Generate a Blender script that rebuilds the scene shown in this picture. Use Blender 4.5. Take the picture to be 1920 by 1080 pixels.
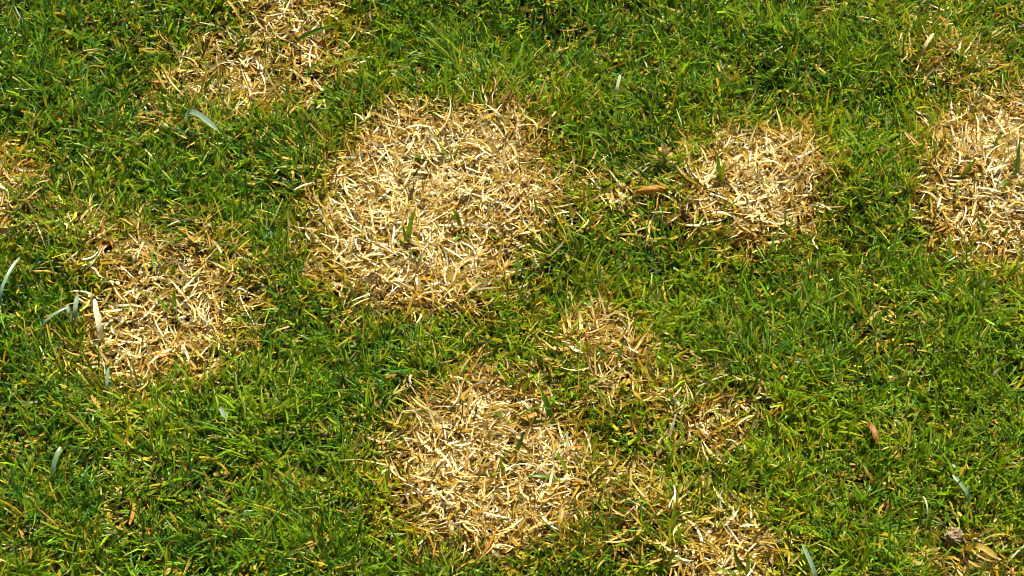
import bpy, math
import numpy as np

for o in list(bpy.data.objects):
    bpy.data.objects.remove(o)
scene = bpy.context.scene
col = scene.collection
R = np.random.default_rng(11)

# ------------------------------------------------------------------ camera
PITCH = math.radians(52.0)          # looking down at the lawn
DIST = 1.90                         # metres from the lens to the turf at the picture centre
HALF_W = 0.50                       # half the picture width on the turf, metres
cam_d = bpy.data.cameras.new('camera')
cam = bpy.data.objects.new('camera', cam_d)
col.objects.link(cam)
CAM = np.array([0.0, -DIST*math.cos(PITCH), DIST*math.sin(PITCH)])
cam.location = CAM
cam.rotation_euler = (math.pi/2 - PITCH, 0, 0)
cam_d.sensor_width = 36.0
cam_d.lens = 18.0*DIST/HALF_W
cam_d.clip_start = 0.05
cam_d.clip_end = 200.0
cam_d.dof.use_dof = True
cam_d.dof.focus_distance = DIST - 0.06
cam_d.dof.aperture_fstop = 18.0
scene.camera = cam

# ------------------------------------------------------------------ sky and sun
SUN_EL, SUN_AZ = math.radians(60.0), math.radians(24.0)   # azimuth from +Y (away from the lens) towards +X
world = bpy.data.worlds.new('World')
scene.world = world
world.use_nodes = True
nt = world.node_tree
nt.nodes.clear()
sky = nt.nodes.new('ShaderNodeTexSky')
sky.sky_type = 'NISHITA'
sky.sun_disc = False
sky.sun_elevation = SUN_EL
sky.sun_rotation = SUN_AZ
sky.air_density = 0.75
sky.dust_density = 0.4
sky.ozone_density = 0.7
bg = nt.nodes.new('ShaderNodeBackground')
bg.inputs['Strength'].default_value = 0.05
wo = nt.nodes.new('ShaderNodeOutputWorld')
nt.links.new(sky.outputs[0], bg.inputs['Color'])
nt.links.new(bg.outputs[0], wo.inputs['Surface'])

sun_d = bpy.data.lights.new('sun', 'SUN')
sun_d.energy = 5.0
sun_d.angle = math.radians(0.53)
sun_d.color = (1.0, 0.93, 0.80)
sun = bpy.data.objects.new('sun', sun_d)
col.objects.link(sun)
sun.location = (1.0, 2.0, 3.0)
sun.rotation_euler = (math.pi/2 - SUN_EL, 0, math.pi - SUN_AZ)

scene.view_settings.view_transform = 'Standard'
scene.view_settings.look = 'None'
scene.view_settings.exposure = 1.3
scene.view_settings.gamma = 1.0
scene.render.engine = 'CYCLES'
scene.cycles.filter_width = 0.85
scene.cycles.max_bounces = 8
scene.cycles.diffuse_bounces = 4
scene.cycles.glossy_bounces = 2
scene.cycles.transmission_bounces = 5

# ------------------------------------------------------------------ helpers
def tag(o, label=None, cat=None, group=None, kind=None):
    if label: o['label'] = label
    if cat: o['category'] = cat
    if group: o['group'] = group
    if kind: o['kind'] = kind
    return o

_sp, _cp = math.sin(PITCH), math.cos(PITCH)
def at(px, py, z=0.012):
    """where the line of sight through a point of the 1920 x 1080 photograph meets height z"""
    sx = (px - 960.0)/960.0*HALF_W
    sy = (540.0 - py)/960.0*HALF_W
    d = np.array([sx, DIST*_cp + sy*_sp, -DIST*_sp + sy*_cp])
    k = (z - CAM[2])/d[2]
    return CAM + d*k

def to_px(P):
    v = P - CAM
    depth = v[..., 1]*_cp - v[..., 2]*_sp
    up = v[..., 1]*_sp + v[..., 2]*_cp
    return (960 + v[..., 0]/depth*DIST/HALF_W*960, 540 - up/depth*DIST/HALF_W*960)

def waves(seed, n, lmin, lmax):
    r = np.random.default_rng(seed)
    lam = np.exp(r.uniform(math.log(lmin), math.log(lmax), n))
    a = r.uniform(0, 2*math.pi, n)
    kx, ky = np.cos(a)*2*math.pi/lam, np.sin(a)*2*math.pi/lam
    ph = r.uniform(0, 2*math.pi, n)
    def f(x, y):
        s = np.zeros_like(x, dtype=float)
        for i in range(n):
            s += np.sin(kx[i]*x + ky[i]*y + ph[i])
        return s/math.sqrt(n/2.0)
    return f
n_relief = waves(1, 14, 0.09, 0.5)
n_edge = waves(2, 16, 0.018, 0.08)
n_hue = waves(3, 16, 0.05, 0.4)
n_len = waves(4, 16, 0.05, 0.25)
n_leanx = waves(5, 14, 0.06, 0.3)
n_leany = waves(6, 14, 0.06, 0.3)
n_thin = waves(7, 16, 0.025, 0.12)

def gz(x, y):
    fade = np.clip((1.9 - np.hypot(x, y))/0.5, 0, 1)
    return 0.0045*n_relief(x, y)*fade

def smooth(a, b, x):
    t = np.clip((x - a)/(b - a), 0, 1)
    return t*t*(3 - 2*t)

# ------------------------------------------------------------------ materials
def leaf_material(name, rough, spec, trans, tboost, coat=0.0):
    m = bpy.data.materials.new(name)
    m.use_nodes = True
    t = m.node_tree
    t.nodes.clear()
    out = t.nodes.new('ShaderNodeOutputMaterial')
    at_ = t.nodes.new('ShaderNodeAttribute'); at_.attribute_name = 'tint'
    tc = t.nodes.new('ShaderNodeTexCoord')
    no = t.nodes.new('ShaderNodeTexNoise'); no.inputs['Scale'].default_value = 420.0; no.inputs['Detail'].default_value = 3.0
    t.links.new(tc.outputs['Object'], no.inputs['Vector'])
    mp = t.nodes.new('ShaderNodeMapRange')
    mp.inputs['From Min'].default_value = 0.25; mp.inputs['From Max'].default_value = 0.75
    mp.inputs['To Min'].default_value = 0.78; mp.inputs['To Max'].default_value = 1.2
    t.links.new(no.outputs['Fac'], mp.inputs['Value'])
    mul = t.nodes.new('ShaderNodeVectorMath'); mul.operation = 'SCALE'
    t.links.new(at_.outputs['Color'], mul.inputs[0]); t.links.new(mp.outputs['Result'], mul.inputs['Scale'])
    pb = t.nodes.new('ShaderNodeBsdfPrincipled')
    pb.inputs['Roughness'].default_value = rough
    pb.inputs['Specular IOR Level'].default_value = spec
    t.links.new(mul.outputs[0], pb.inputs['Base Color'])
    tb = t.nodes.new('ShaderNodeVectorMath'); tb.operation = 'MULTIPLY'
    tb.inputs[1].default_value = tboost
    t.links.new(mul.outputs[0], tb.inputs[0])
    tr = t.nodes.new('ShaderNodeBsdfTranslucent')
    t.links.new(tb.outputs[0], tr.inputs['Color'])
    mx = t.nodes.new('ShaderNodeMixShader'); mx.inputs[0].default_value = trans
    t.links.new(pb.outputs[0], mx.inputs[1]); t.links.new(tr.outputs[0], mx.inputs[2])
    t.links.new(mx.outputs[0], out.inputs['Surface'])
    return m

M_grass = leaf_material('grass_leaf', 0.38, 0.42, 0.33, (1.9, 1.6, 0.45))
M_straw = leaf_material('dry_straw', 0.55, 0.25, 0.28, (1.25, 1.02, 0.28))
M_silver = leaf_material('waxy_leaf', 0.28, 0.6, 0.35, (1.2, 1.3, 0.8))
M_brown = leaf_material('withered_leaf', 0.5, 0.4, 0.4, (1.3, 0.9, 0.4))

def soil_material():
    m = bpy.data.materials.new('soil')
    m.use_nodes = True
    t = m.node_tree
    pb = t.nodes['Principled BSDF']
    tc = t.nodes.new('ShaderNodeTexCoord')
    n1 = t.nodes.new('ShaderNodeTexNoise'); n1.inputs['Scale'].default_value = 160.0; n1.inputs['Detail'].default_value = 8.0
    cr = t.nodes.new('ShaderNodeValToRGB')
    cr.color_ramp.elements[0].position = 0.3; cr.color_ramp.elements[0].color = (0.008, 0.0055, 0.002, 1)
    cr.color_ramp.elements[1].position = 0.75; cr.color_ramp.elements[1].color = (0.05, 0.033, 0.012, 1)
    bp = t.nodes.new('ShaderNodeBump'); bp.inputs['Strength'].default_value = 0.8; bp.inputs['Distance'].default_value = 0.004
    t.links.new(tc.outputs['Object'], n1.inputs['Vector'])
    t.links.new(n1.outputs['Fac'], cr.inputs[0]); t.links.new(cr.outputs[0], pb.inputs['Base Color'])
    t.links.new(n1.outputs['Fac'], bp.inputs['Height']); t.links.new(bp.outputs[0], pb.inputs['Normal'])
    pb.inputs['Roughness'].default_value = 0.95
    pb.inputs['Specular IOR Level'].default_value = 0.1
    return m
M_soil = soil_material()

def crumb_material(name, c0, c1):
    m = bpy.data.materials.new(name)
    m.use_nodes = True
    t = m.node_tree
    pb = t.nodes['Principled BSDF']
    tc = t.nodes.new('ShaderNodeTexCoord')
    n1 = t.nodes.new('ShaderNodeTexNoise'); n1.inputs['Scale'].default_value = 260.0; n1.inputs['Detail'].default_value = 6.0
    cr = t.nodes.new('ShaderNodeValToRGB')
    cr.color_ramp.elements[0].position = 0.35; cr.color_ramp.elements[0].color = (*c0, 1)
    cr.color_ramp.elements[1].position = 0.65; cr.color_ramp.elements[1].color = (*c1, 1)
    bp = t.nodes.new('ShaderNodeBump'); bp.inputs['Strength'].default_value = 0.7; bp.inputs['Distance'].default_value = 0.002
    t.links.new(tc.outputs['Object'], n1.inputs['Vector'])
    t.links.new(n1.outputs['Fac'], cr.inputs[0]); t.links.new(cr.outputs[0], pb.inputs['Base Color'])
    t.links.new(n1.outputs['Fac'], bp.inputs['Height']); t.links.new(bp.outputs[0], pb.inputs['Normal'])
    pb.inputs['Roughness'].default_value = 0.85
    return m
M_crumb = crumb_material('dried_earth', (0.13, 0.085, 0.03), (0.30, 0.22, 0.105))

# ------------------------------------------------------------------ mesh building
def mesh_from(name, V, F, C, mat, smooth_shade=True):
    me = bpy.data.meshes.new(name)
    V = np.asarray(V, dtype=np.float32); F = np.asarray(F, dtype=np.int32); C = np.asarray(C, dtype=np.float32)
    k = F.shape[1]
    me.vertices.add(len(V)); me.vertices.foreach_set('co', V.ravel())
    me.loops.add(F.size); me.loops.foreach_set('vertex_index', F.ravel())
    me.polygons.add(len(F)); me.polygons.foreach_set('loop_start', np.arange(0, F.size, k, dtype=np.int32))
    if smooth_shade:
        me.polygons.foreach_set('use_smooth', np.ones(len(F), dtype=bool))
    a = me.attributes.new('tint', 'FLOAT_COLOR', 'POINT')
    c4 = np.ones((len(V), 4), dtype=np.float32); c4[:, :3] = C
    a.data.foreach_set('color', c4.ravel())
    me.materials.append(mat)
    me.update(calc_edges=True)
    return me

def link(name, me, parent=None, loc=None):
    o = bpy.data.objects.new(name, me)
    col.objects.link(o)
    if loc is not None: o.location = loc
    if parent is not None: o.parent = parent
    return o

def blades(root, az, L, w, th0, bend, side, roll, twist, fold, tip, c_root, c_mid, c_tip, nseg=4, ncol=3, ground=True):
    """ribbons for N leaves at once: root (N,3), heading az, length L, width w, lean th0 growing by bend,
    sideways turn, roll and twist of the ribbon, V fold, blunt tip width, colours along the leaf"""
    N = len(az)
    t = np.linspace(0, 1, nseg+1)
    tm = (t[:-1] + t[1:])/2
    th = th0[:, None] + bend[:, None]*tm[None]
    ph = az[:, None] + side[:, None]*tm[None]
    step = (L/nseg)[:, None]
    d = np.stack([np.sin(th)*np.cos(ph), np.sin(th)*np.sin(ph), np.cos(th)], -1)*step[..., None]
    P = np.concatenate([root[:, None], root[:, None] + np.cumsum(d, 1)], 1)       # N, nseg+1, 3
    if ground:
        P[..., 2] = np.maximum(P[..., 2], gz(P[..., 0], P[..., 1]) + 0.0008)
    thv = th0[:, None] + bend[:, None]*t[None]
    phv = az[:, None] + side[:, None]*t[None]
    T = np.stack([np.sin(thv)*np.cos(phv), np.sin(thv)*np.sin(phv), np.cos(thv)], -1)
    S = np.stack([-np.sin(phv), np.cos(phv), np.zeros_like(phv)], -1)
    B = np.cross(T, S)
    ps = (roll[:, None] + twist[:, None]*t[None])[..., None]
    S2 = S*np.cos(ps) + B*np.sin(ps)
    B2 = -S*np.sin(ps) + B*np.cos(ps)
    prof = np.where(t < 0.45, 0.72 + 0.28*t/0.45, 1.0)[None] * (1 - (1 - tip[:, None])*np.clip((t[None]-0.45)/0.55, 0, 1)**1.7)
    hw = 0.5*w[:, None]*prof
    cols = []
    if ncol == 3:
        cols = [P - S2*hw[..., None], P + B2*(hw*fold[:, None])[..., None], P + S2*hw[..., None]]
    else:
        cols = [P - S2*hw[..., None], P + S2*hw[..., None]]
    V = np.stack(cols, 2)                                                          # N, nseg+1, ncol, 3
    tt = t[None, :, None]
    C = np.where(tt < 0.3, c_root[:, None]*(1 - tt/0.3) + c_mid[:, None]*(tt/0.3), c_mid[:, None])
    k = np.clip((tt - 0.55)/0.45, 0, 1)
    C = C*(1 - k) + c_tip[:, None]*k
    C = np.repeat(C[:, :, None], ncol, 2)
    per = (nseg+1)*ncol
    quad = []
    for i in range(nseg):
        for j in range(ncol-1):
            a = i*ncol + j
            quad.append((a, a+1, a+1+ncol, a+ncol))
    F = (np.arange(N)*per)[:, None, None] + np.array(quad)[None]
    return V.reshape(-1, 3), F.reshape(-1, 4), C.reshape(-1, 3)

def join(parts):
    Vs, Fs, Cs, off = [], [], [], 0
    for V, F, C in parts:
        Vs.append(V); Fs.append(F + off); Cs.append(C); off += len(V)
    return np.concatenate(Vs), np.concatenate(Fs), np.concatenate(Cs)

# ------------------------------------------------------------------ where the turf has died (outlines on the ground)
def pts(s):
    v = [float(a) for a in s.replace(',', ' ').split()]
    return list(zip(v[0::2], v[1::2]))
PATCH = [  # outline, how dead the middle is, how ragged the rim is, number of single straws, label
    dict(k='big', s='830,205 960,212 1012,262 1034,350 1008,440 962,528 850,578 720,572 622,532 585,470 600,380 640,290 700,232',
         p=1.0, rag=0.016, n=170, label='largest pale dead grass patch, nearly round, with green sprouts poking through its middle'),
    dict(k='low', s='880,690 960,684 1030,742 1085,796 1108,880 1085,950 1010,1010 870,1020 780,980 744,890 762,800 830,752',
         p=1.0, rag=0.016, n=150, label='golden straw-coloured dead grass patch crossed by long thin green blades'),
    dict(k='edge', s='2080,180 1960,160 1840,190 1780,228 1745,310 1752,400 1790,450 1860,478 1960,490 2080,470 2130,330',
         p=0.97, rag=0.02, n=110, label='large pale dead patch cut off by the picture edge'),
    dict(k='mid', s='1372,248 1500,252 1546,330 1516,424 1400,440 1318,414 1292,342 1332,276',
         p=1.0, rag=0.016, n=70, label='small bright round dead patch beside the curled orange leaf'),
    dict(k='left', s='160,420 300,440 440,480 470,560 430,640 330,690 230,712 160,664 182,590 218,520 166,470',
         p=0.9, rag=0.03, n=110, label='ragged tan dead patch with dark gaps and wide curled straws'),
    dict(k='top', s='470,-60 560,-60 640,30 612,130 505,182 400,204 325,186 330,130 362,90 436,58 470,20',
         p=0.82, rag=0.034, n=90, label='brown and cream dead patch laced with green above a silvery bent blade'),
    dict(k='neck', s='1112,566 1172,598 1200,680 1192,735 1146,745 1118,710 1104,655 1068,636 1078,592',
         p=0.98, rag=0.016, n=45, label='narrow upright golden dead patch close to the larger golden patch'),
    dict(k='foot', s='1310,1000 1384,986 1440,1018 1450,1080 1420,1140 1320,1150 1286,1080 1288,1030',
         p=0.9, rag=0.02, n=35, label='small dead tuft of wide cream and orange blades near the lawn foot'),
    dict(k='side', s='-60,280 0,284 52,304 48,370 28,420 0,448 -60,450 -120,360',
         p=0.94, rag=0.02, n=25, label='sliver of thin dull tan dead grass at the left lawn side'),
    dict(k='hole', s='1250,745 1330,728 1396,752 1400,800 1340,830 1270,815',
         p=0.72, rag=0.03, n=18, label='small matted hollow of yellow brown thatch among green blades'),
    dict(k='skirt', s='1140,890 1225,880 1262,950 1205,1000 1130,985',
         p=0.55, rag=0.03, n=16, label='thin golden fringe of dying blades beside the golden straw-coloured patch'),
    dict(k='corner', s='1760,1035 1850,1022 1945,1040 1940,1120 1780,1125',
         p=0.55, rag=0.03, n=14, label='orange brown thin spot of matted blades below the dried earth crumb'),
    dict(k='ring', s='1735,72 1790,55 1842,82 1848,122 1800,145 1748,128',
         p=0.66, rag=0.03, n=16, label='small orange brown thin spot above the large cut-off patch'),
    dict(k='link', s='1090,345 1150,335 1235,352 1240,385 1160,395 1095,390',
         p=0.45, rag=0.03, n=14, label='faint brown strip of thinning grass leading from the largest patch'),
]
WEAK = [  # only yellowing, no bare straw: outline, strength
    ('560,870 640,870 650,915 570,920', 0.40),
    ('1290,850 1400,850 1410,930 1300,935', 0.35), ('1760,1030 1900,1020 1940,1080 1780,1120', 0.45),
    ('-20,985 120,985 180,1060 100,1120 -20,1120', 0.38), ('1660,10 1760,10 1760,55 1680,60', 0.45),
    ('560,20 660,30 670,130 600,160 540,120', 0.45), ('150,400 260,420 220,520 150,500', 0.45),
    ('640,195 1010,180 1050,260 960,240 720,260', 0.35), ('1380,225 1510,225 1540,262 1400,268', 0.5),
    ('440,470 520,480 520,620 440,650', 0.40), ('1040,560 1100,560 1100,720 1040,700', 0.45),
    ('1600,780 1680,775 1680,840 1610,840', 0.3), ('850,650 950,660 940,720 860,720', 0.35),
    ('1660,300 1750,300 1750,420 1690,400', 0.35), ('1220,820 1560,800 1560,960 1240,980', 0.22),
]
for p in PATCH:
    p['poly'] = np.array([at(a, b)[:2] for a, b in pts(p['s'])])
WEAKP = [(np.array([at(a, b)[:2] for a, b in pts(s)]), k) for s, k in WEAK]

def sdf(poly, x, y):
    """signed distance to an outline, positive inside"""
    n = len(poly)
    best = np.full(x.shape, 1e9); inside = np.zeros(x.shape, dtype=bool)
    for i in range(n):
        ax, ay = poly[i]; bx, by = poly[(i+1) % n]
        ex, ey = bx-ax, by-ay
        t = np.clip(((x-ax)*ex + (y-ay)*ey)/(ex*ex+ey*ey), 0, 1)
        best = np.minimum(best, np.hypot(x-ax-t*ex, y-ay-t*ey))
        c = ((ay > y) != (by > y)) & (x < (bx-ax)*(y-ay)/(by-ay + 1e-12) + ax)
        inside ^= c
    return np.where(inside, best, -best)

def fields(x, y):
    """death chance, which patch, and yellowing"""
    e = n_edge(x, y)
    dead = np.zeros(x.shape); who = np.full(x.shape, -1); yel = np.zeros(x.shape)
    for i, p in enumerate(PATCH):
        s = sdf(p['poly'], x, y)
        v = p['p']*smooth(-p['rag']*0.9, p['rag']*0.6, s + 0.0005 + 0.5*p['rag']*e)
        if p['p'] < 0.95:
            v = v*(1 - (1-p['p'])*1.6*smooth(0.1, 0.9, n_thin(x, y)))
        up = v > dead
        dead = np.where(up, v, dead); who = np.where(up, i, who)
        yel = np.maximum(yel, 0.75*p['p']*smooth(-0.055, 0.0, s + 0.01*e))
    for poly, k in WEAKP:
        s = sdf(poly, x, y)
        yel = np.maximum(yel, k*smooth(-0.025, 0.02, s + 0.012*e))
    return np.clip(dead, 0, 1), who, np.clip(yel, 0, 1)

# ------------------------------------------------------------------ ground: one sheet
c = np.concatenate([[-40, -15, -6, -3, -2.2], np.arange(-1.6, 1.601, 0.02), [2.2, 3, 6, 15, 40]])
gx, gy = np.meshgrid(c, c)
V = np.stack([gx, gy, gz(gx, gy)], -1).reshape(-1, 3)
n = len(c)
ii = (np.arange(n-1)[:, None]*n + np.arange(n-1)[None]).ravel()
F = np.stack([ii, ii+1, ii+1+n, ii+n], -1)
ground = link('ground', mesh_from('ground', V, F, np.ones_like(V), M_soil))
tag(ground, 'dark crumbly soil under the lawn', 'ground', kind='structure')

# ------------------------------------------------------------------ colours (base colours of the leaves themselves)
def pick(pal, wts, n, jit=0.18):
    pal = np.array(pal); wts = np.array(wts, float)
    i = R.choice(len(pal), n, p=wts/wts.sum())
    return pal[i]*np.exp(R.normal(0, jit, (n, 1)))*np.exp(R.normal(0, 0.035, (n, 3)))

G_DEEP, G_MID, G_LIME, G_BLUE = (0.030, 0.098, 0.004), (0.078, 0.178, 0.003), (0.165, 0.280, 0.003), (0.032, 0.110, 0.010)
YEL, OCH, TAN, CRM, WHT, ORA, BRN = (0.34, 0.26, 0.010), (0.30, 0.195, 0.012), (0.40, 0.275, 0.06), (0.60, 0.48, 0.19), (0.73, 0.65, 0.40), (0.33, 0.175, 0.016), (0.10, 0.062, 0.008)

def green_colours(x, y, yel):
    N = len(x)
    h = n_hue(x, y)
    mid = pick([G_DEEP, G_MID, G_LIME, G_BLUE], [0.34, 0.36, 0.19, 0.11], N, 0.27)
    lime = pick([G_LIME, (0.24, 0.30, 0.004)], [0.7, 0.3], N)
    k = np.clip(0.13 + 0.2*h + 0.62*yel + R.normal(0, 0.2, N), 0, 1)[:, None]
    # leaf colour runs paler and yellower towards the right and the near side
    k = np.clip(k + (0.20*np.clip(x/0.5, -1, 1) - 0.12*np.clip(y/0.4, -1, 1))[:, None], 0, 1)
    mid = mid*(1-k) + lime*k
    u = R.random(N)
    isy = u < (0.045 + 0.30*yel)
    mid[isy] = pick([YEL, OCH, TAN, (0.26, 0.26, 0.015)], [0.4, 0.22, 0.12, 0.26], isy.sum())
    root = mid*np.array([1.5, 1.1, 1.0])*0.5 + np.array([0.16, 0.14, 0.04])*0.5
    tip = mid.copy()
    it = R.random(N) < (0.13 + 0.3*yel)
    tip[it] = pick([YEL, TAN, OCH, CRM], [0.55, 0.2, 0.15, 0.1], it.sum())
    return root, mid, tip

def straw_colours(N, bleach):
    mid = pick([WHT, CRM, TAN, OCH, ORA, BRN], [0.36, 0.34, 0.17, 0.06, 0.04, 0.03], N, 0.10)
    low = pick([CRM, TAN, OCH, ORA, BRN], [0.18, 0.34, 0.2, 0.14, 0.14], N, 0.15)
    sel = R.random(N) > bleach
    mid[sel] = low[sel]
    mid = np.minimum(mid, 0.7)
    tip = np.minimum(mid*np.exp(R.normal(0, 0.15, (N, 1))), 0.82)
    it = R.random(N) < 0.15
    tip[it] = pick([ORA, TAN, BRN], [0.4, 0.4, 0.2], it.sum())
    return mid*0.85, mid, tip

# ------------------------------------------------------------------ single leaves that stand out (named parts)
def leaf_mesh(name, kind, seed):
    r = np.random.default_rng(seed)
    one = lambda v: np.array([float(v)])
    if kind == 'green':
        k = r.random()
        mid = np.array([G_MID, G_LIME, G_DEEP, G_MID, G_BLUE][seed % 5])*np.exp(r.normal(0, 0.15))
        tipc = np.array(YEL) if r.random() < 0.25 else mid*1.1
        a = dict(L=one(r.uniform(0.028, 0.042)), w=one(r.uniform(0.0030, 0.0042)), th0=one(r.uniform(0.15, 0.75)), bend=one(r.uniform(0.2, 1.2)),
                 side=one(r.normal(0, 0.35)), roll=one(r.normal(0, 0.5)), twist=one(r.normal(0, 0.6)), fold=one(r.uniform(0.25, 0.6)), tip=one(r.choice([0.12, 0.25, 0.6])))
        V, F, C = blades(np.zeros((1, 3)), np.zeros(1), c_root=(mid*0.5+np.array([[0.09, 0.08, 0.02]])), c_mid=mid[None], c_tip=tipc[None], nseg=7, ground=False, **a)
        mat = M_grass
    else:
        mid = np.array([WHT, CRM, TAN, CRM, OCH, WHT, ORA][seed % 7])*np.exp(r.normal(0, 0.08))
        mid = np.minimum(mid, 0.7)
        a = dict(L=one(r.uniform(0.024, 0.040)), w=one(r.uniform(0.0030, 0.0048)), th0=one(r.uniform(1.1, 1.5)), bend=one(r.uniform(-0.2, 0.5)),
                 side=one(r.normal(0, 0.9)), roll=one(r.normal(0, 0.7)), twist=one(r.normal(0, 1.4)), fold=one(r.uniform(-0.5, 0.6)), tip=one(r.choice([0.08, 0.15, 0.4])))
        V, F, C = blades(np.zeros((1, 3)), np.zeros(1), c_root=mid[None]*0.85, c_mid=mid[None], c_tip=np.minimum(mid[None]*1.1, 0.82), nseg=7, ground=False, **a)
        V[:, 2] = np.maximum(V[:, 2], -0.001)
        mat = M_straw
    return mesh_from(name, V, F, C, mat)

GREEN_MESH = [leaf_mesh('grass_blade', 'green', 100+i) for i in range(25)]
STRAW_MESH = [leaf_mesh('straw', 'straw', 300+i) for i in range(28)]

# ------------------------------------------------------------------ the green lawn
frame = np.array([at(*q)[:2] for q in ((-110, -110), (2030, -110), (2030, 1190), (-110, 1190))])

def turf(count, box, inner):
    x = R.uniform(box[0], box[1], count); y = R.uniform(box[2], box[3], count)
    ok = (sdf(frame, x, y) > 0) == inner
    return x[ok], y[ok]

parts = []
# inside the view: shoots of four leaves each, two-ranked, all leaning with the sward
tx, ty = turf(52000, (-0.68, 0.68, -0.52, 0.60), True)
dead, who, yel = fields(tx, ty)
keep = (R.random(len(tx)) > np.clip(dead*1.06, 0, 0.985)) & (R.random(len(tx)) < 0.80 + 0.2*np.clip(n_len(tx, ty), -1, 1))
tx, ty, yel, dead = tx[keep], ty[keep], yel[keep], dead[keep]
tuft_az = R.uniform(0, 2*math.pi, len(tx))
K = 5
x = np.repeat(tx, K) + R.normal(0, 0.0022, len(tx)*K)
y = np.repeat(ty, K) + R.normal(0, 0.0022, len(tx)*K)
N = len(x)
ye = np.repeat(yel, K); de = np.repeat(dead, K)
az = np.repeat(tuft_az, K) + np.tile(np.arange(K) % 2, len(tx))*math.pi + R.normal(0, 0.45, N)
ln = n_len(x, y)
L = R.gamma(10, 1/10, N)*0.0215*(1 + 0.07*np.clip(ln, -1.5, 1.5))*(1 - 0.25*de)
big = R.random(N) < 0.05
L[big] *= 1.45
w = R.uniform(0.0012, 0.0028, N)*(1 + 0.1*n_hue(x, y).clip(-1, 1))
th0 = np.abs(R.normal(0.42, 0.30, N)); bend = R.normal(0.62, 0.45, N)
flat = R.random(N) < 0.48
th0[flat] = R.uniform(0.75, 1.35, flat.sum()); bend[flat] = R.normal(0.15, 0.3, flat.sum())
# lean of the sward bends headings towards a slow field
lx, ly = 0.35*n_leanx(x, y), 0.35*n_leany(x, y)
hx, hy = np.cos(az) + lx, np.sin(az) + ly
az = np.arctan2(hy, hx)
tip = R.choice([0.1, 0.3, 0.65], N, p=[0.45, 0.25, 0.30])
cr, cm, ct = green_colours(x, y, ye)
root = np.stack([x, y, gz(x, y)], -1)
parts.append(blades(root, az, L, w, th0, bend, R.normal(0, 0.35, N), R.normal(0, 0.5, N), R.normal(0, 0.7, N), R.uniform(0.1, 0.6, N), tip, cr, cm, ct, nseg=3))
# outside the view: the same lawn, thinner and coarser
ox, oy = turf(125000, (-1.5, 1.5, -1.35, 1.45), False)
d2, w2, y2 = fields(ox, oy)
keep = R.random(len(ox)) > d2
ox, oy, y2 = ox[keep], oy[keep], y2[keep]
N = len(ox)
cr, cm, ct = green_colours(ox, oy, y2)
parts.append(blades(np.stack([ox, oy, gz(ox, oy)], -1), R.uniform(0, 2*math.pi, N), R.gamma(14, 1/14, N)*0.032, R.uniform(0.004, 0.0065, N),
             np.abs(R.normal(0.5, 0.35, N)), R.normal(0.7, 0.45, N), R.normal(0, 0.35, N), R.normal(0, 0.5, N), R.normal(0, 0.7, N), R.uniform(0.1, 0.5, N),
             R.choice([0.1, 0.3, 0.65], N), cr, cm, ct, nseg=3, ncol=2))
lawn = link('lawn', mesh_from('lawn', *join(parts), M_grass))
tag(lawn, 'short mown green lawn grass growing around the dead patches', 'grass', kind='stuff')

# thatch: dead clippings low between the green shoots
tx, ty = turf(20000, (-0.68, 0.68, -0.52, 0.60), True)
d3, w3, y3 = fields(tx, ty)
N = len(tx)
cc = pick([TAN, OCH, ORA, BRN, YEL, CRM], [0.06, 0.26, 0.08, 0.34, 0.26, 0.0], N, 0.25)
zz = gz(tx, ty) + R.uniform(0.001, 0.009, N)
tp = [blades(np.stack([tx, ty, zz], -1), R.uniform(0, 2*math.pi, N), R.uniform(0.010, 0.026, N), R.uniform(0.0016, 0.0036, N), R.normal(1.45, 0.2, N),
      R.normal(0.1, 0.3, N), R.normal(0, 0.8, N), R.normal(0, 0.6, N), R.normal(0, 0.8, N), R.uniform(0, 0.4, N), R.uniform(0.3, 0.8, N), cc*0.9, cc, cc, nseg=3, ncol=2)]
th = link('thatch', mesh_from('thatch', *join(tp), M_straw), lawn)
tag(th, 'brown dead clippings matted low between the green shoots', kind='stuff')

# the three hundred leaves that show largest
N_BLADE = 284
cand = np.array([at(R.uniform(10, 1910), R.uniform(10, 1075), 0.0) for _ in range(700)])
dc, _, _ = fields(cand[:, 0], cand[:, 1])
cand = cand[R.random(len(cand)) > dc*1.05][:N_BLADE]
for q in cand:
    o = link('grass_blade', GREEN_MESH[int(R.integers(len(GREEN_MESH)))], lawn, (q[0], q[1], float(gz(q[0], q[1]))))
    o.rotation_euler = (0, 0, R.uniform(0, 2*math.pi))
    s = R.uniform(0.6, 0.88)
    o.scale = (s, s, s)

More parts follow.
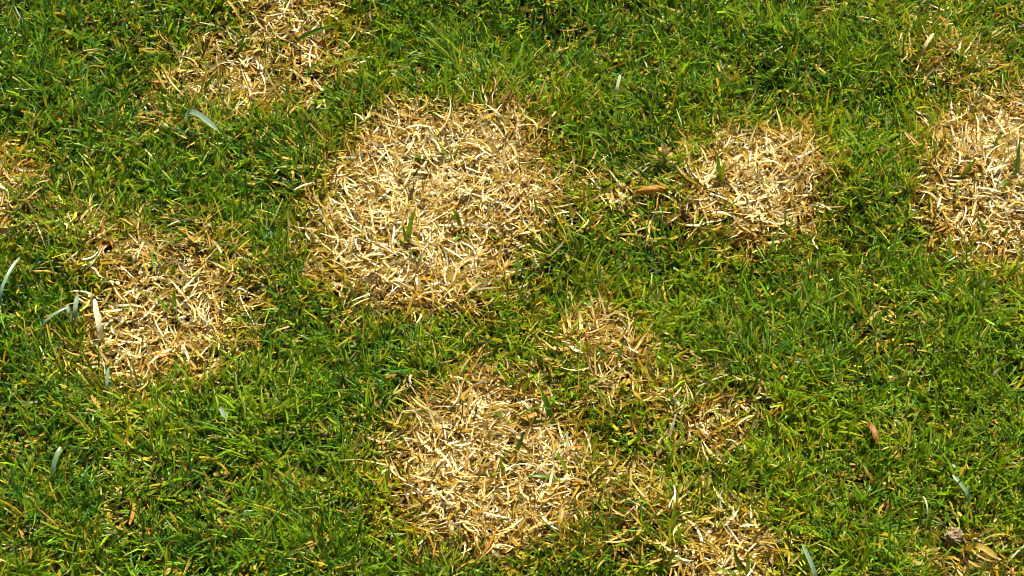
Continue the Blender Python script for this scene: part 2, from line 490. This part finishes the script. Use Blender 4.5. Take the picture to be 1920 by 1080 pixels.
# fresh green shoots standing in the dead patches: root, then leaves (tip, tip height, arch, width)
SPROUT = [
    ('two-bladed green sprout, one blade long and leaning, in the largest dead patch', (848, 303),
     [((804, 250), .034, .004, .0042), ((863, 270), .026, .003, .0034), ((845, 272), .022, .001, .0024)]),
    ('tall upright green sprout with two blades in the largest dead patch', (764, 462),
     [((779, 390), .040, .003, .0048), ((756, 424), .024, .001, .0034), ((750, 448), .012, .001, .0024)]),
    ('spreading green sprout with five curved blades in the largest dead patch', (870, 432),
     [((841, 396), .026, .002, .0036), ((848, 392), .022, .004, .0032), ((851, 452), .006, .003, .0032), ((850, 425), .010, .003, .003), ((884, 432), .012, .002, .003)]),
    ('thin curved green blade pair by the rim of the largest dead patch', (958, 455),
     [((956, 420), .022, .002, .0030), ((918, 440), .012, .003, .0032)]),
    ('small green tuft near the straw foot of the largest dead patch', (783, 490),
     [((766, 462), .020, .003, .003), ((788, 476), .016, .001, .0022)]),
    ('short green stub pair in the upper part of the largest dead patch', (780, 302),
     [((778, 283), .016, .001, .003), ((790, 289), .013, .001, .0024)]),
    ('two crossing slim green blades among straws of the golden patch', (958, 780),
     [((1032, 767), .016, .010, .0034), ((1040, 790), .008, .003, .003), ((922, 773), .012, .004, .003)]),
    ('long green blade leaning over the upper rim of the golden patch', (1039, 790),
     [((1022, 740), .030, .003, .0034), ((1013, 725), .030, .005, .003)]),
    ('forked green sprout in the upper part of the golden patch', (972, 724),
     [((930, 690), .030, .004, .0036), ((998, 706), .022, .003, .0032), ((966, 704), .022, .001, .0026), ((982, 698), .026, .002, .0026)]),
    ('long dark green blade in the lower right of the golden patch', (1072, 888),
     [((1040, 846), .022, .004, .0036), ((985, 893), .008, .008, .0034)]),
    ('slim green blade arching through the middle of the golden patch', (962, 850),
     [((985, 812), .018, .006, .0030), ((940, 848), .020, .003, .0028)]),
    ('low sideways green blades near the golden patch foot', (950, 888),
     [((916, 885), .010, .003, .0032), ((938, 850), .020, .001, .0028)]),
    ('straight green blade standing at the small bright dead patch rim', (1352, 350),
     [((1345, 286), .040, .002, .0038), ((1360, 300), .030, .003, .0028)]),
    ('slanting green blade lying on the small bright dead patch', (1355, 396),
     [((1384, 376), .014, .003, .0040), ((1366, 372), .012, .002, .0026)]),
    ('bold slanted green blade in the large cut-off dead patch', (1855, 282),
     [((1876, 252), .022, .002, .0048), ((1862, 262), .012, .001, .003)]),
    ('green sprout with crossed blades in the large cut-off dead patch', (1800, 334),
     [((1830, 298), .026, .003, .0038), ((1779, 290), .026, .002, .003), ((1798, 372), .004, .005, .003)]),
    ('tall thin green blades near the picture edge in the cut-off dead patch', (1907, 338),
     [((1896, 290), .030, .004, .0036), ((1912, 262), .034, .002, .003), ((1870, 350), .008, .006, .0034)]),
    ('low green blade pair at the foot of the large cut-off dead patch', (1870, 440),
     [((1830, 404), .022, .004, .0036), ((1892, 424), .016, .002, .003)]),
    ('short bright green blade in the ragged tan dead patch', (312, 510),
     [((328, 494), .014, .001, .0042), ((300, 500), .010, .002, .0028)]),
    ('dark green sprout in the middle of the ragged tan dead patch', (318, 575),
     [((326, 543), .022, .002, .0036), ((286, 548), .018, .003, .0026), ((340, 595), .004, .004, .0034), ((340, 606), .006, .004, .0036)]),
    ('two long green blades crossing the brown and cream dead patch', (545, 70),
     [((630, 50), .024, .008, .0036), ((512, 90), .012, .006, .0032)]),
    ('slim pale green blade pair in the brown and cream dead patch', (434, 92),
     [((462, 60), .026, .004, .0036), ((472, 70), .022, .004, .003)]),
    ('short green tuft at the left of the brown and cream dead patch', (372, 166),
     [((408, 136), .022, .003, .0036), ((384, 140), .020, .002, .003)]),
    ('green blade with pale gloss trailing from the brown and cream dead patch', (560, 124),
     [((680, 106), .014, .008, .0036), ((606, 114), .016, .003, .003)]),
    ('green sprout leaning over the narrow golden dead patch', (1152, 672),
     [((1170, 640), .026, .002, .0032), ((1164, 694), .002, .002, .0034), ((1116, 648), .018, .003, .0028)]),
    ('thin green stems rising through the small dead tuft', (1398, 1080),
     [((1400, 1030), .034, .002, .0028), ((1376, 1024), .026, .003, .003), ((1340, 1066), .012, .004, .003)]),
]
SPROUT_XY = np.array([at(rt[0], rt[1], 0.012)[:2] for _, rt, _ in SPROUT])
def near_sprout(x, y):
    """straws keep clear of the living shoots that push them aside"""
    d = np.full(x.shape, 9.0)
    for sx, sy in SPROUT_XY:
        d = np.minimum(d, np.hypot((x - sx)/0.013, (y - sy + 0.012)/0.019))
    return d < 1

# ------------------------------------------------------------------ the dead patches
for i, p in enumerate(PATCH):
    lo, hi = p['poly'].min(0) - 0.04, p['poly'].max(0) + 0.04
    area = (hi-lo).prod()
    cen = p['poly'].mean(0)
    base = np.array([cen[0], cen[1], float(gz(cen[0], cen[1]))])
    n = int(area*150000*{'left': 0.8, 'top': 0.75, 'neck': 1.15, 'side': 0.7, 'low': 1.25, 'mid': 1.3, 'edge': 1.2, 'big': 1.12, 'foot': 1.2}.get(p['k'], 1.0))
    x = R.uniform(lo[0], hi[0], n); y = R.uniform(lo[1], hi[1], n)
    d, wh, _ = fields(x, y)
    k = (wh == i) & (R.random(n) < d) & ~(near_sprout(x, y) & (R.random(n) < 0.72))
    x, y, d = x[k], y[k], d[k]
    N = len(x)
    bleach = {'big': 0.92, 'mid': 1.0, 'edge': 0.95, 'low': 0.9, 'left': 0.74, 'neck': 0.75, 'foot': 0.75, 'top': 0.55}.get(p['k'], 0.3)
    sd = sdf(p['poly'], x, y)
    cr, cm, ct = straw_colours(N, bleach*smooth(-0.01, 0.045, sd)*0.85 + 0.12)
    # some straws still stand and arch over, the rest lie matted
    th0 = R.uniform(0.6, 1.2, N); bend = R.normal(0.7, 0.4, N)
    lie = R.random(N) < 0.55
    th0[lie] = R.normal(1.38, 0.22, lie.sum()); bend[lie] = R.normal(0.1, 0.5, lie.sum())
    z = gz(x, y)
    z[lie] += R.uniform(0.001, 0.013, lie.sum())
    L = np.minimum(R.gamma(9, 1/9, N)*0.024, 0.036)
    w = R.uniform(0.0011, 0.0028, N)
    parts = [blades(np.stack([x, y, z], -1), R.uniform(0, 2*math.pi, N), L, w, th0, bend, R.normal(0, 0.9, N), R.normal(0, 0.6, N), R.normal(0, 0.9, N),
             R.uniform(-0.4, 0.6, N), R.choice([0.06, 0.2, 0.5], N), cr, cm, ct, nseg=6, ncol=2)]
    root = bpy.data.objects.new('dead_grass_patch', None)
    col.objects.link(root)
    root.empty_display_size = 0.02
    root.location = base
    tag(root, p['label'], 'dead grass', 'dead patches in the lawn')
    V, F, C = join(parts)
    me = mesh_from('matted_straw', V - base, F, C, M_straw)
    tag(link('matted_straw', me, root), kind='stuff')
    cq = np.stack([R.uniform(lo[0]+0.02, hi[0]-0.02, 1500), R.uniform(lo[1]+0.02, hi[1]-0.02, 1500), np.full(1500, 0.01)], -1)
    dd, wq, _ = fields(cq[:, 0], cq[:, 1])
    ux, uy = to_px(cq)
    ok = (wq == i) & (dd > R.uniform(0.45, 1.0, 1500)) & ~near_sprout(cq[:, 0], cq[:, 1]) & (ux > 0) & (ux < 1920) & (uy > 0) & (uy < 1080)
    for q in cq[ok][:p['n']]:
        o = link('straw', STRAW_MESH[int(R.integers(len(STRAW_MESH)))], root,
                 np.array([q[0], q[1], float(gz(q[0], q[1])) + R.uniform(0.002, 0.010)]) - base)
        o.rotation_euler = (R.normal(0, 0.12), R.normal(0, 0.12), R.uniform(0, 2*math.pi))
        s = R.uniform(0.55, 0.85)
        o.scale = (s, s, s)

# ------------------------------------------------------------------ single ribbons traced along a curve in space
def ribbon(name, P0, P1, h, w, c0, c1, mat, parent=None, origin=None, fold=0.3, roll=0.0, tip=0.1, sway=0.0, nseg=12, thick=0.0):
    """a leaf from P0 to P1 that arches h metres above the straight line between them"""
    P0, P1 = np.array(P0, float), np.array(P1, float)
    t = np.linspace(0, 1, nseg+1)[:, None]
    d = P1 - P0
    sd = np.array([-d[1], d[0], 0.0]); sd /= (np.linalg.norm(sd) + 1e-9)
    c = (P0 + P1)/2 + np.array([0, 0, 2*h]) + sd*2*sway
    P = (1-t)**2*P0 + 2*t*(1-t)*c + t**2*P1
    T = np.gradient(P, axis=0); T /= np.linalg.norm(T, axis=1, keepdims=True)
    up = np.array([0, 0, 1.0])
    S = np.cross(T, up); S /= (np.linalg.norm(S, axis=1, keepdims=True) + 1e-9)
    B = np.cross(S, T)
    cr_, sr = math.cos(roll), math.sin(roll)
    S, B = S*cr_ + B*sr, -S*sr + B*cr_
    pr = np.where(t < 0.3, 0.7 + t, 1.0)*(1 - (1-tip)*np.clip((t-0.4)/0.6, 0, 1)**1.6)
    hw = 0.5*w*pr
    V = np.stack([P - S*hw, P - B*hw*fold, P + S*hw], 1).reshape(-1, 3)
    C = np.repeat(np.array(c0)*(1-t) + np.array(c1)*t, 3, 0).reshape(-1, 3)
    F = []
    for i in range(nseg):
        for j in range(2):
            a = i*3 + j
            F.append((a, a+1, a+4, a+3))
    o0 = np.zeros(3) if origin is None else np.array(origin)
    me = mesh_from(name, V - o0, F, C, mat)
    return link(name, me, parent, o0 if (parent is None and origin is not None) else None)

def gp(px, py, z):
    q = at(px, py, z)
    return q

for k, (lab, rt, leaves) in enumerate(SPROUT):
    b = gp(rt[0], rt[1], 0.012)
    b[2] = float(gz(b[0], b[1]))
    root = bpy.data.objects.new('grass_sprout', None)
    col.objects.link(root); root.empty_display_size = 0.01
    root.location = b
    tag(root, lab, 'grass sprout', 'green sprouts in the dead patches')
    for j, (tp_, hz, arch, wd) in enumerate(leaves):
        c0 = np.array([G_MID, (0.10, 0.19, 0.005), (0.05, 0.13, 0.005), (0.09, 0.17, 0.005)][(k+j) % 4])
        ribbon('blade', b + np.array([R.normal(0, .0015), R.normal(0, .0015), 0]), gp(tp_[0], tp_[1], hz + 0.011 + b[2]), arch, wd*1.45,
               c0*0.8 + np.array([.05, .04, .005]), c0*1.1, M_grass, root, b, fold=0.4, roll=R.normal(0, 0.4), tip=0.15, sway=R.normal(0, 0.0015))

# wide pale leaves lying on top of the sward
SKY_SHEEN = (0.22, 0.32, 0.20)  # sky reflection painted into the leaf colour as a silvery tone
CLIP = [
    ('wide silvery grey-green blade bent over below the brown and cream patch', (352, 206), (412, 248), .034, .030, .006, .0062, SKY_SHEEN, M_silver, 0.1),
    ('thin silvery blade curving up beside the dull tan sliver of dead grass', (0, 548), (37, 482), .026, .034, .004, .0034, SKY_SHEEN, M_silver, 0.3),
    ('short pale bluish blade standing left of the ragged tan patch', (140, 586), (146, 552), .020, .032, .001, .0046, SKY_SHEEN, M_silver, 0.2),
    ('slim pale blade stub beside another pale blade left of the tan patch', (129, 590), (127, 570), .020, .028, .001, .0032, SKY_SHEEN, M_silver, 0.2),
    ('long thin pale blade running up towards the ragged tan patch', (78, 608), (126, 576), .024, .032, .003, .0026, SKY_SHEEN, M_silver, 0.1),
    ('tall curved pale green blade in the open lower lawn', (98, 888), (114, 838), .018, .042, .004, .0046, (0.16, 0.27, 0.12), M_silver, 0.5),
    ('wide cream dead blade standing at the ragged tan patch rim', (187, 618), (177, 560), .018, .040, .003, .0056, WHT, M_straw, 0.3),
    ('pale cut stub rising from green turf above the small bright patch', (1156, 170), (1163, 140), .022, .042, .001, .0034, (0.55, 0.56, 0.36), M_silver, 0.6),
    ('slim silvery blade slanting beside the small dead tuft', (1530, 1080), (1503, 1018), .018, .042, .002, .0040, SKY_SHEEN, M_silver, 0.1),
    ('pale silvery blade slanting down in the lower green lawn', (1816, 928), (1786, 890), .022, .034, .002, .0036, SKY_SHEEN, M_silver, 0.2),
    ('wide golden dead blade lying near the dried earth crumb', (1824, 1020), (1870, 1048), .028, .026, .004, .0058, (0.42, 0.30, 0.05), M_straw, 0.15),
    ('thin white curly stem in the lower green lawn beside the golden blade', (1740, 968), (1730, 930), .022, .030, .006, .0016, (0.5, 0.52, 0.3), M_straw, 0.3),
    ('pale upright blade stub among green below the ragged tan patch', (200, 726), (203, 690), .018, .036, .001, .0034, SKY_SHEEN, M_silver, 0.3),
    ('glossy pale blade lying by the lower green lawn with drooping tip', (410, 762), (424, 786), .026, .026, .003, .0040, SKY_SHEEN, M_silver, 0.2),
    ('pale yellow blade with a pointed tip beside the orange brown thin spot', (1732, 90), (1751, 62), .022, .034, .002, .0040, (0.56, 0.46, 0.2), M_straw, 0.3),
]
for lab, a, b_, z0, z1, arch, wd, cc, mat, tipw in CLIP:
    z1 = z0 + 0.45*(z1 - z0)
    A = gp(*a, z0); B_ = gp(*b_, z1)
    # the foot reaches down into the turf so that the leaf grows from the ground
    g = np.array([A[0] - 0.25*(B_[0]-A[0]), A[1] - 0.25*(B_[1]-A[1]), 0.0]); g[2] = float(gz(g[0], g[1]))
    g0 = g.copy()
    t = np.linspace(0, 1, 15)[:, None]
    P = np.where(t < 0.3, g0 + (A - g0)*(t/0.3), A + (B_ - A)*((t-0.3)/0.7)) + np.array([0, 0, 1.0])*arch*4*np.clip((t-0.3)/0.7, 0, 1)*(1-np.clip((t-0.3)/0.7, 0, 1))
    for _ in range(2):
        P[1:-1] = (P[:-2] + 2*P[1:-1] + P[2:])/4
    T = np.gradient(P, axis=0); T /= np.linalg.norm(T, axis=1, keepdims=True)
    S = np.cross(T, np.array([0, -0.5, 1.0])); S /= np.linalg.norm(S, axis=1, keepdims=True)
    Bn = np.cross(S, T)
    pr = (1 - (1-tipw)*np.clip((t-0.75)/0.25, 0, 1)**2)*np.where(t < 0.3, 0.6 + t*1.33, 1.0)
    hw = 0.47*wd*pr
    V = np.stack([P - S*hw, P - Bn*hw*0.3, P + S*hw], 1).reshape(-1, 3)
    F = [(i*3+j, i*3+j+1, i*3+j+4, i*3+j+3) for i in range(14) for j in range(2)]
    Cc = np.repeat(np.array(cc)*(0.85 + 0.15*t), 3, 0)
    o = link('grass_blade', mesh_from('grass_blade', V - g0, F, Cc, mat), lawn, g0)
    tag(o, lab)

# ------------------------------------------------------------------ withered leaves, a seed head and a crumb of earth
def withered_leaf(lab, px, py, z, length, width, az, curl, c0, c1, tiltz=0.0, arch=0.5):
    """a curled, cupped leaf: a grid bent along and across, with a ragged rim and a raised midrib"""
    nu, nv = 14, 8
    u = np.linspace(0, 1, nu+1); v = np.linspace(-1, 1, nv+1)
    U, Vv = np.meshgrid(u, v, indexing='ij')
    prof = np.sin(np.clip(U*0.92 + 0.06, 0, 1)*math.pi)**0.55
    rag = 1 + 0.10*np.sin(U*37 + Vv*5) + 0.07*np.sin(U*71)
    half = 0.5*width*prof*rag
    ang = Vv*curl
    yy = half*np.sin(ang)/max(curl, 1e-3)
    zz = half*(1-np.cos(ang))/max(curl, 1e-3)
    xx = (U-0.5)*length
    zb = -arch*length*((U-0.5)**2)*1.6
    zz = -zz + zb + 0.0006*np.sin(U*40+Vv*9) + 0.0007*np.exp(-(Vv*5)**2)
    V = np.stack([xx, yy, zz], -1).reshape(-1, 3)
    V[:, 2] -= V[:, 2].min()
    F = [(i*(nv+1)+j, i*(nv+1)+j+1, (i+1)*(nv+1)+j+1, (i+1)*(nv+1)+j) for i in range(nu) for j in range(nv)]
    mott = (0.5 + 0.5*np.sin(U*19 + Vv*6)*np.sin(U*7 - Vv*11))[..., None]
    C = (np.array(c0)*(1-mott) + np.array(c1)*mott).reshape(-1, 3)
    q = gp(px, py, z)
    root = bpy.data.objects.new('withered_leaf', None); col.objects.link(root); root.empty_display_size = 0.01
    g = float(gz(q[0], q[1]))
    root.location = (q[0], q[1], g)
    root.rotation_euler = (0, 0, az)
    tag(root, lab, 'dead leaf')
    b = link('leaf_blade', mesh_from('leaf_blade', V, F, C, M_brown), root, (0, 0, z - g - 0.006))
    b.rotation_euler = (tiltz, 0, 0)
    ribbon('stalk', np.array([-0.5*length - 0.008, 0, 0.001]), np.array([-0.42*length, 0, z - g - 0.005]), 0.001, 0.0022, c0, c0, M_brown, root, np.zeros(3), fold=0.6, tip=0.9)
    return root
withered_leaf('curled orange brown dead leaf lying beside the small bright patch', 1222, 350, 0.020, 0.032, 0.011, 0.12, 1.2, (0.36, 0.16, 0.008), (0.42, 0.24, 0.03), 0.5)
withered_leaf('reddish brown torn dead leaf tucked between green blades of open lawn', 1636, 806, 0.024, 0.026, 0.010, 1.9, 1.0, (0.24, 0.085, 0.008), (0.32, 0.14, 0.016), 0.5)

# dry seed head: overlapping husks on a short stem
q = gp(1246, 284, 0.026)
root = bpy.data.objects.new('dry_seed_head', None); col.objects.link(root); root.empty_display_size = 0.01
g = float(gz(q[0], q[1])); root.location = (q[0], q[1], g)
tag(root, 'small beige dry seed head of ragged husks in green turf above the orange leaf', 'seed head')
ribbon('stem', np.array([0, 0, 0.0]), np.array([0, 0.001, 0.022]), 0.0, 0.0016, TAN, TAN, M_straw, root, np.zeros(3), tip=0.9, sway=0.001)
for k in range(16):
    a = k*2.4
    zc = 0.019 + 0.0007*k
    r = 0.0075*(1 - 0.02*k)
    P0 = np.array([0.001*math.cos(a), 0.001*math.sin(a), zc])
    P1 = P0 + np.array([r*math.cos(a), r*math.sin(a)*0.8, 0.0045])
    cc = np.array([CRM, TAN, (0.34, 0.25, 0.14)][k % 3])
    ribbon('husk', P0, P1, 0.0012, 0.0040, cc*0.8, cc, M_straw, root, np.zeros(3), fold=0.7, tip=0.2, nseg=5)

# crumb of dried earth: knobbly lump
import bmesh
bm = bmesh.new()
bmesh.ops.create_icosphere(bm, subdivisions=4, radius=1.0)
for v in bm.verts:
    c_ = v.co
    k = 1 + 0.18*math.sin(3.1*c_.x+1)*math.sin(4.3*c_.y)+0.12*math.sin(7*c_.z+5*c_.x)+0.07*math.sin(13*c_.y+9*c_.z)
    if c_.x > 0.05 and c_.x < 0.25: k *= 0.86
    v.co = c_*k
    v.co.x *= 0.0078; v.co.y *= 0.0066; v.co.z *= 0.0060
me = bpy.data.meshes.new('earth_crumb'); bm.to_mesh(me); bm.free()
for pl in me.polygons: pl.use_smooth = True
me.materials.append(M_crumb)
q = gp(1789, 1003, 0.016)
o = link('earth_crumb', me, None, (q[0], q[1], 0.016))
tag(o, 'knobbly beige crumb of dried earth resting in the turf beside the golden blade', 'earth crumb')
